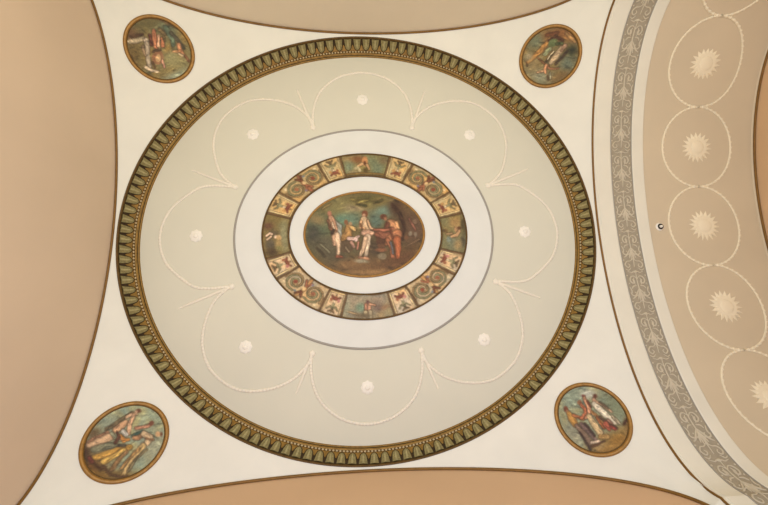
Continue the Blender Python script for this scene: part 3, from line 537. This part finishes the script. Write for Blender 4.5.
# ---------------------------------------------------------------- corner medallions
def vframe(x, y):
    q = Vector((x, y, vh(x, y))); n = Vector((x / A ** 2, y / B ** 2, q.z / CC ** 2)).normalized()
    d = Vector((-x, -y, 0)).normalized(); t1 = (d - n * d.dot(n)).normalized(); return q, t1, n.cross(t1), n
SKY = (132, 138, 104)
corner = {
 'top left': ((-2.078, 1.879), (118, 10, 6.476), [[0.00088, 0.000923], [0.001111, -0.001162]], (-0.4822, -0.0025), (128, 112, 68),
   [('b', 400, 430, 120, 40, -20, (150, 156, 120)), ('b', 380, 340, 90, 60, 0, (142, 130, 74)), ('b', 180, 110, 120, 40, -20, (104, 92, 46)), ('b', 320, 130, 70, 60, 40, (96, 104, 70)), ('b', 110, 300, 50, 80, 0, (116, 90, 38)), ('b', 90, 170, 50, 50, 0, (110, 76, 40)),
    ('b', 300, 70, 120, 20, 25, (96, 60, 26)), ('l', [(70, 215, 12), (130, 205, 16), (175, 190, 10)], (172, 150, 108)), ('l', [(100, 180, 8), (165, 165, 8)], (90, 58, 30)), ('l', [(185, 200, 14), (195, 250, 14), (195, 300, 12), (205, 370, 14)], (174, 152, 118)), ('l', [(165, 240, 8), (180, 300, 6)], (140, 110, 74)),
    ('l', [(235, 140, 10), (240, 190, 18), (248, 240, 14)], (192, 112, 66)), ('l', [(265, 170, 8), (262, 235, 8)], (220, 160, 112)), ('l', [(210, 170, 9), (220, 230, 9)], (110, 58, 36)), ('l', [(285, 190, 10), (292, 235, 12)], (204, 118, 66)), ('l', [(270, 130, 10), (300, 160, 12), (300, 200, 6)], (104, 84, 46)),
    ('e', 260, 310, 40, 44, 0, (150, 96, 56)), ('e', 262, 315, 16, 26, 0, (196, 150, 92)), ('l', [(290, 330, 8), (300, 375, 6)], (206, 140, 106)), ('l', [(230, 270, 6), (245, 262, 6), (275, 262, 6)], (90, 62, 36)), ('l', [(225, 340, 5), (240, 375, 5)], (100, 66, 36)),
    ('l', [(180, 370, 8), (215, 392, 9), (260, 400, 6)], (200, 172, 130)), ('l', [(310, 120, 14), (350, 180, 18), (360, 230, 12)], (90, 104, 74)), ('l', [(345, 150, 8), (400, 210, 10), (430, 250, 8)], (76, 70, 48)),
    ('l', [(395, 225, 12), (400, 250, 14), (425, 290, 8)], (206, 132, 78)), ('l', [(360, 272, 8), (400, 268, 10)], (210, 134, 76)), ('l', [(395, 285, 6), (425, 298, 6)], (212, 178, 124)), ('l', [(440, 300, 6), (465, 335, 8)], (120, 76, 44)), ('l', [(90, 300, 5), (115, 350, 5)], (90, 62, 24)), ('b', 345, 310, 50, 40, 0, (152, 142, 84))]),
 'top right': ((2.064, 1.874), (514, 20, 7.01), [[-0.000947, 0.000939], [0.001121, 0.001105]], (-0.0088, -0.5687), (124, 108, 66),
   [('b', 300, 110, 160, 50, -10, (138, 84, 34)), ('b', 400, 130, 60, 40, 30, (142, 92, 40)), ('b', 150, 150, 60, 60, 0, (112, 116, 78)), ('b', 180, 400, 100, 50, 20, (136, 134, 98)), ('b', 130, 320, 60, 60, 0, (146, 122, 70)), ('b', 370, 310, 60, 60, 0, (104, 112, 84)), ('b', 400, 220, 46, 44, 0, (56, 58, 34)), ('b', 330, 400, 90, 40, -20, (124, 94, 46)),
    ('l', [(90, 300, 12), (150, 250, 16), (200, 200, 16), (250, 140, 14)], (180, 122, 50)), ('l', [(225, 110, 10), (300, 100, 12)], (112, 62, 26)), ('l', [(240, 150, 8), (290, 125, 12), (340, 150, 8)], (84, 50, 26)), ('l', [(360, 105, 8), (420, 160, 9)], (178, 128, 62)), ('e', 270, 165, 34, 26, -30, (98, 110, 58)), ('l', [(300, 170, 10), (330, 170, 12)], (80, 88, 44)),
    ('l', [(215, 240, 14), (250, 205, 14)], (140, 142, 90)), ('l', [(270, 230, 6), (225, 290, 6)], (70, 54, 32)), ('l', [(330, 205, 18), (290, 260, 20), (255, 300, 14)], (190, 158, 110)), ('l', [(355, 185, 12), (330, 215, 12)], (150, 112, 78)), ('l', [(370, 220, 7), (330, 270, 7), (290, 310, 6)], (72, 52, 34)), ('l', [(275, 220, 4), (235, 275, 4)], (214, 192, 140)),
    ('l', [(170, 270, 5), (215, 310, 6), (240, 325, 6)], (150, 96, 48)), ('l', [(225, 320, 9), (215, 350, 9), (220, 375, 6)], (206, 138, 84)), ('l', [(240, 335, 8), (270, 345, 7), (310, 340, 4)], (160, 102, 60)), ('l', [(160, 370, 5), (200, 362, 6)], (190, 140, 90)), ('l', [(250, 370, 4), (255, 415, 4)], (160, 156, 116)), ('l', [(235, 395, 4), (240, 425, 5)], (92, 66, 38)), ('b', 100, 260, 30, 30, 0, (156, 138, 92)), ('l', [(85, 310, 4), (90, 325, 4)], (90, 70, 40))]),
 'bottom left': ((-2.075, -1.882), (74, 397, 5.49), [[0.000957, -0.000728], [-0.00096, -0.001281]], (-0.1004, 0.5844), (146, 150, 116),
   [('b', 430, 280, 80, 90, 0, (148, 148, 112)), ('b', 190, 150, 80, 50, -30, (140, 148, 116)), ('b', 110, 380, 90, 80, 0, (112, 72, 24)), ('b', 180, 430, 120, 40, 0, (126, 86, 24)), ('b', 80, 300, 30, 50, 0, (76, 50, 28)), ('b', 260, 430, 80, 30, 0, (132, 100, 44)), ('b', 115, 200, 40, 24, -35, (104, 80, 46)),
    ('l', [(100, 260, 20), (140, 245, 26), (200, 220, 22)], (208, 162, 112)), ('l', [(85, 250, 6), (130, 220, 6), (190, 195, 5)], (146, 100, 66)), ('l', [(230, 180, 18), (265, 155, 20), (285, 140, 14)], (204, 150, 98)), ('l', [(180, 180, 8), (220, 155, 8), (270, 115, 8), (320, 85, 6)], (104, 86, 54)), ('l', [(290, 110, 8), (320, 95, 8), (345, 92, 6)], (206, 160, 112)), ('e', 357, 72, 16, 13, -20, (112, 66, 38)), ('e', 343, 80, 7, 8, 0, (208, 158, 112)),
    ('l', [(330, 100, 9), (305, 150, 11), (300, 200, 10)], (208, 156, 108)), ('l', [(120, 285, 16), (180, 268, 18), (230, 262, 10)], (120, 116, 82)), ('l', [(210, 200, 8), (230, 225, 8)], (140, 138, 100)), ('l', [(270, 190, 12), (285, 205, 14)], (196, 186, 162)), ('l', [(255, 215, 10), (275, 240, 12), (300, 235, 8)], (194, 122, 44)), ('l', [(230, 250, 8), (250, 220, 6), (240, 195, 4)], (98, 56, 34)),
    ('l', [(340, 172, 8), (390, 165, 9), (420, 155, 7)], (192, 128, 88)), ('e', 430, 145, 16, 14, -20, (120, 66, 40)), ('l', [(320, 215, 6), (350, 200, 7), (375, 190, 5)], (62, 92, 74)), ('l', [(330, 225, 10), (355, 225, 12), (385, 205, 10)], (180, 126, 76)), ('l', [(385, 205, 16), (420, 225, 18), (400, 255, 14)], (208, 172, 118)), ('e', 465, 205, 15, 16, 0, (208, 156, 96)), ('e', 484, 208, 9, 14, 10, (108, 64, 36)), ('l', [(395, 230, 3), (440, 240, 3)], (146, 96, 54)),
    ('l', [(120, 330, 12), (180, 315, 20), (250, 290, 18), (310, 275, 12)], (196, 142, 48)), ('l', [(170, 350, 14), (230, 320, 12), (280, 290, 8)], (214, 166, 66)), ('l', [(215, 390, 10), (250, 340, 10), (290, 300, 6)], (134, 96, 50)), ('l', [(380, 270, 14), (330, 320, 16), (300, 380, 14), (280, 410, 10)], (206, 166, 92)), ('l', [(265, 385, 8), (310, 330, 6), (360, 285, 5)], (168, 122, 60)), ('l', [(300, 400, 6), (340, 340, 5), (400, 290, 4)], (110, 96, 60)),
    ('l', [(100, 330, 10), (115, 350, 10)], (112, 50, 34)), ('l', [(90, 380, 6), (130, 410, 6)], (190, 134, 40)), ('l', [(170, 375, 5), (210, 415, 5), (260, 430, 5), (300, 430, 4)], (90, 58, 28)), ('l', [(130, 360, 5), (160, 390, 5)], (84, 52, 22)), ('l', [(250, 265, 7), (280, 268, 6)], (84, 76, 58))]),
 'bottom right': ((2.068, -1.87), (550, 378, 6.01), [[-0.001076, -0.000678], [-0.000888, 0.001287]], (0.4349, -0.0896), (138, 140, 108),
   [('b', 140, 110, 90, 70, 0, (134, 146, 116)), ('b', 380, 170, 90, 80, 40, (120, 128, 92)), ('b', 230, 95, 50, 30, 0, (176, 172, 146)), ('b', 140, 340, 80, 60, 40, (142, 138, 106)), ('b', 400, 370, 110, 70, -20, (150, 104, 32)), ('b', 330, 430, 110, 40, 0, (150, 106, 38)), ('b', 460, 290, 30, 60, 0, (140, 100, 40)), ('b', 270, 400, 50, 26, 0, (170, 136, 76)),
    ('e', 92, 190, 15, 19, -20, (118, 64, 36)), ('e', 100, 205, 8, 9, 0, (200, 140, 86)), ('l', [(110, 215, 14), (130, 245, 22), (150, 280, 18)], (196, 136, 50)), ('l', [(140, 225, 8), (175, 240, 8), (200, 250, 6)], (178, 100, 48)), ('l', [(160, 290, 12), (200, 330, 16), (240, 390, 14)], (124, 96, 72)), ('l', [(180, 330, 5), (240, 425, 6)], (72, 52, 42)), ('l', [(190, 280, 12), (240, 330, 14), (270, 370, 10)], (116, 88, 76)), ('l', [(210, 275, 5), (265, 345, 5)], (70, 48, 40)),
    ('e', 175, 148, 16, 16, 0, (140, 92, 54)), ('e', 200, 108, 12, 10, 30, (136, 72, 58)), ('l', [(185, 160, 8), (210, 185, 10), (215, 215, 10), (185, 245, 8)], (186, 98, 54)), ('l', [(205, 120, 9), (230, 165, 12), (238, 210, 11), (215, 240, 8)], (208, 140, 94)), ('l', [(225, 140, 5), (245, 175, 5)], (112, 56, 36)), ('l', [(235, 230, 14), (260, 275, 18), (300, 330, 18)], (206, 172, 112)), ('l', [(255, 205, 8), (300, 255, 10), (330, 290, 8)], (176, 116, 56)), ('l', [(280, 240, 6), (320, 300, 6)], (150, 80, 36)),
    ('e', 270, 108, 13, 17, 0, (98, 54, 34)), ('l', [(262, 125, 8), (275, 150, 12)], (214, 156, 112)), ('l', [(265, 155, 14), (300, 190, 18), (340, 230, 16), (385, 270, 10)], (210, 194, 158)), ('l', [(280, 140, 5), (320, 165, 6), (365, 205, 6)], (206, 160, 112)), ('l', [(300, 145, 4), (350, 185, 4)], (100, 80, 56)), ('l', [(345, 255, 10), (380, 300, 10)], (146, 100, 76)), ('l', [(300, 235, 5), (350, 280, 5), (395, 300, 5)], (92, 60, 44)), ('l', [(330, 275, 14), (350, 305, 12)], (190, 88, 56)), ('l', [(360, 290, 6), (385, 305, 6)], (150, 56, 40)), ('l', [(370, 230, 5), (410, 270, 6)], (174, 156, 116)),
    ('l', [(455, 245, 5), (435, 275, 7)], (84, 46, 24)), ('l', [(250, 385, 8), (290, 378, 7)], (206, 176, 140)), ('l', [(250, 410, 5), (290, 390, 5), (320, 375, 4)], (96, 60, 34)), ('l', [(300, 350, 12), (340, 350, 12)], (184, 138, 66))])}
txt = {'top left': 'round gilt-framed painting of classical figures in the ceiling\'s top left corner, one standing apart',
       'top right': 'round gilt-framed painting with one pale draped figure in the ceiling\'s top right corner',
       'bottom left': 'round gilt-framed painting of robed women against pale sky in the bottom left corner',
       'bottom right': 'round gilt-framed painting of three robed figures on a brown hill in the bottom right corner'}
RM = .317
for k, ((x, y), (cx, cy, s_), Mm, off, base, ops) in corner.items():
    q, t1, t2, n_ = vframe(x, y); md = thing('corner_medallion', txt[k], 'painting', q, 'painted medallions in the corners')
    Mi = np.linalg.inv(np.array(Mm)); off = np.array(off)
    def pt(u, w, lift=.010):
        # lie on the curved vault, lifted towards the room
        p = q + t1 * u + t2 * w
        for _ in range(4):
            e = (p.x / A) ** 2 + (p.y / B) ** 2 + (p.z / CC) ** 2 - 1
            p = p - n_ * (e / (2 * (p.x * n_.x / A ** 2 + p.y * n_.y / B ** 2 + p.z * n_.z / CC ** 2)))
        return p - n_ * lift
    def sk(u, w):
        return Mi[0, 0] * (u - off[0]) + Mi[0, 1] * (w - off[1]), Mi[1, 0] * (u - off[0]) + Mi[1, 1] * (w - off[1])
    sw = {'b': 1, 'e': 1, 'l': 1}
    oval_canvas(md, 'painted_scene', pt, RM - .026, RM - .026, sk, base, ops, 36, 140, soft=10, seed=len(k) * 3 + int(x > 0), nz=.08, ns=.13, warp=4)
    for nm, ra, tr, mm in (('gilt_frame', RM - .016, .017, M['goldframe']), ('inner_bead', RM - .034, .005, M['golddark'])):
        mb = MB(); th = [2 * math.pi * i / 120 for i in range(120)]
        mb.tube([pt(ra * math.cos(a), ra * math.sin(a), .008 if nm == 'gilt_frame' else .012) for a in th], tr, mm, 8, True, .7, up=[n_] * 120); last = mb.build(nm, md if nm == 'gilt_frame' else last)

# ---------------------------------------------------------------- arch band with arabesques
bd = thing('arabesque_band', 'grey arch band with pale scrolling leaf relief between two cream strips', 'moulding', bar((E2 + E3) / 2, 0))
mb = MB(); mb.grid([[bar(x, s, 0) for x in (E2, (E2 + E3) / 2, E3)] for s in SS], M['grey']); mb.build('grey_ground', bd, False)
BW = (E3 - E2) / 2; BC = (E2 + E3) / 2
def btube(mb, P, r, m, k=5):
    """P: (x offset from the band centre, arc length) points"""
    C_ = catmull(P, k); r_ = [r * (.55 + .6 * math.sin(math.pi * i / (len(C_) - 1))) for i in range(len(C_))]
    mb.tube([bar(BC + p[0], p[1], .002) for p in C_], r_, m, 6, flat=.7, up=[barn(p[1]) for p in C_])
PER = .44
nm = int(SM / PER) + 1
for j in range(-7, 7):
    s0 = .185 + j * PER
    mb = MB(); R_ = M['relief']
    d = lambda x, t: (x, s0 + t)
    btube(mb, [d(0, -.19), d(.004, -.1), d(0, 0), d(-.004, .1), d(0, .19)], .0065, R_)
    for sg in (1, -1):
        btube(mb, [d(0, .02), d(sg * .03, -.02), d(sg * .062, -.065), d(sg * .092, -.085)], .008, R_)      # big leaves
        btube(mb, [d(0, .0), d(sg * .022, -.05), d(sg * .035, -.095)], .007, R_)
        btube(mb, [d(0, .12), d(sg * .028, .15), d(sg * .06, .145), d(sg * .078, .11), d(sg * .06, .078), d(sg * .034, .085), d(sg * .038, .112), d(sg * .054, .112)], .0065, R_)   # scroll
        btube(mb, [d(0, -.10), d(sg * .035, -.125), d(sg * .072, -.13), d(sg * .095, -.165), d(sg * .07, -.195), d(sg * .045, -.175), d(sg * .06, -.155)], .006, R_)
        btube(mb, [d(sg * .10, .04), d(sg * .085, .0), d(sg * .095, -.04)], .006, R_)
        btube(mb, [d(sg * .03, .06), d(sg * .045, .10), d(sg * .03, .135)], .005, R_)
        btube(mb, [d(0, -.03), d(sg * .045, -.055), d(sg * .085, -.05), d(sg * .10, -.02)], .006, R_)
        btube(mb, [d(0, .01), d(sg * .012, -.06), d(sg * .016, -.12)], .006, R_)
        btube(mb, [d(sg * .04, -.20), d(sg * .07, -.225), d(sg * .10, -.21)], .005, R_)
        btube(mb, [d(sg * .02, .05), d(sg * .055, .045), d(sg * .075, .02)], .0065, R_)
        btube(mb, [d(0, .185), d(sg * .02, .20), d(sg * .045, .19), d(sg * .085, .205)], .005, R_)
        for (bx, bs, br) in ((.098, .16, .008), (.102, -.115, .008), (.05, -.02, .007), (.09, .075, .007)):
            c = bar(BC + sg * bx, d(0, bs)[1], .0); nn = barn(d(0, bs)[1]); ax = Vector((1, 0, 0)); mb.dome(c, ax, nn.cross(ax), nn, br, br, .006, R_, 2, 7)
    c = bar(BC, s0 - .02, 0); nn = barn(s0 - .02); ax = Vector((1, 0, 0)); mb.dome(c, ax, nn.cross(ax), nn, .016, .022, .010, R_, 3, 10)
    c = bar(BC, d(0, .2)[1], 0); nn = barn(d(0, .2)[1]); mb.dome(c, ax, nn.cross(ax), nn, .02, .014, .010, R_, 3, 10, .15, 5)
    mb.build('arabesque_relief', bd)
for nm_, xx in (('edge_bead', E2 + .003), ('edge_bead', E3 - .003)):
    mb = MB(); mb.tube([bar(xx, s, .002) for s in SS[1:-1]], .004, M['greyline'], 6, up=[barn(s) for s in SS[1:-1]]); mb.build(nm_, bd)

# ---------------------------------------------------------------- beaded ovals and sunbursts
OC, PO = 1.215, .88
OFFB = -.014
nam = {3: 'cut off at the top edge', 2: 'second from the top edge', 1: 'third from the top of the chain', 0: 'middle of the chain, beside the ceiling fitting', -1: 'just below the one beside the ceiling fitting', -2: 'at the lower right edge'}
for j in (3, 2, 1, 0, -1, -2, -3):
    s0 = j * PO
    mb = MB(); n_ = 96
    def op(a, o=0): return bar(OC + .40 * math.cos(a), s0 + .44 * math.sin(a), OFFB + o)
    ks = [k for k in range(n_)]
    mb.tube([op(2 * math.pi * k / n_) for k in ks], .0115, M['bead'], 6, True, .7, up=[barn(s0 + .44 * math.sin(2 * math.pi * k / n_)) for k in ks])
    for k in ks:
        a = 2 * math.pi * k / n_; nn = barn(s0 + .44 * math.sin(a)); ax = Vector((1, 0, 0))
        if k % 2 == 0: mb.dome(op(a, .003), ax, nn.cross(ax), nn, .016, .016, .011, M['bead'], 2, 7)
    if j == -3: 
        continue
    tag(mb.build('beaded_oval'), 'pale beaded oval ring on the beige vault, ' + nam[j], 'oval', 'beaded ovals on the beige vault')
    if j == 3: continue
    nn = barn(s0); ax = Vector((1, 0, 0)); ay = nn.cross(ax); c = Vector(bar(OC, s0, OFFB))
    sb = thing('sunburst', 'pale plaster sunburst inside the beaded oval ' + nam[j], 'sunburst', c, 'plaster sunbursts on the beige vault')
    mb = MB(); NR = 18; rows = []
    for rr, hh in ((0, .014), (.06, .014), (.105, .012), (1, .002)):
        row = []
        for k in range(NR * 2):
            a = math.pi * k / NR + .1; q_ = rr if rr < 1 else (.178 if k % 2 == 0 else .118)
            if rr < 1 and rr > 0: q_ = rr
            row.append(c + (ax * math.cos(a) + ay * math.sin(a)) * q_ + nn * hh)
        rows.append(row)
    mb.grid(rows, M['star'], False, True); ry_ = mb.build('rays', sb, False)
    mb = MB(); mb.dome(c + nn * .012, ax, ay, nn, .075, .075, .012, M['star'], 4, 24, .06, 12); mb.build('boss', ry_)

# ---------------------------------------------------------------- small fitting
c = Vector(bar(.702, -.007, -.014)); nn = barn(0); ax = Vector((1, 0, 0)); ay = nn.cross(ax)
ft = thing('ceiling_fitting', 'small round white and black fitting on the beige vault beside a beaded oval', 'fitting', c)
mb = MB(); mb.dome(c, ax, ay, nn, .044, .044, .018, M['chrome'], 5, 24); bp_ = mb.build('base_plate', ft)
mb = MB(); mb.tube([c + nn * .016 + (ax * math.cos(a) + ay * math.sin(a)) * .024 for a in [2 * math.pi * k / 24 for k in range(24)]], .008, M['black'], 8, True, up=[nn] * 24); mb.build('dark_ring', bp_)
mb = MB(); mb.dome(c + nn * .014, ax, ay, nn, .017, .017, .028, M['chrome'], 4, 16); mb.build('lens', bp_)

for o in bpy.data.objects:
    if '_o' in o: del o['_o']
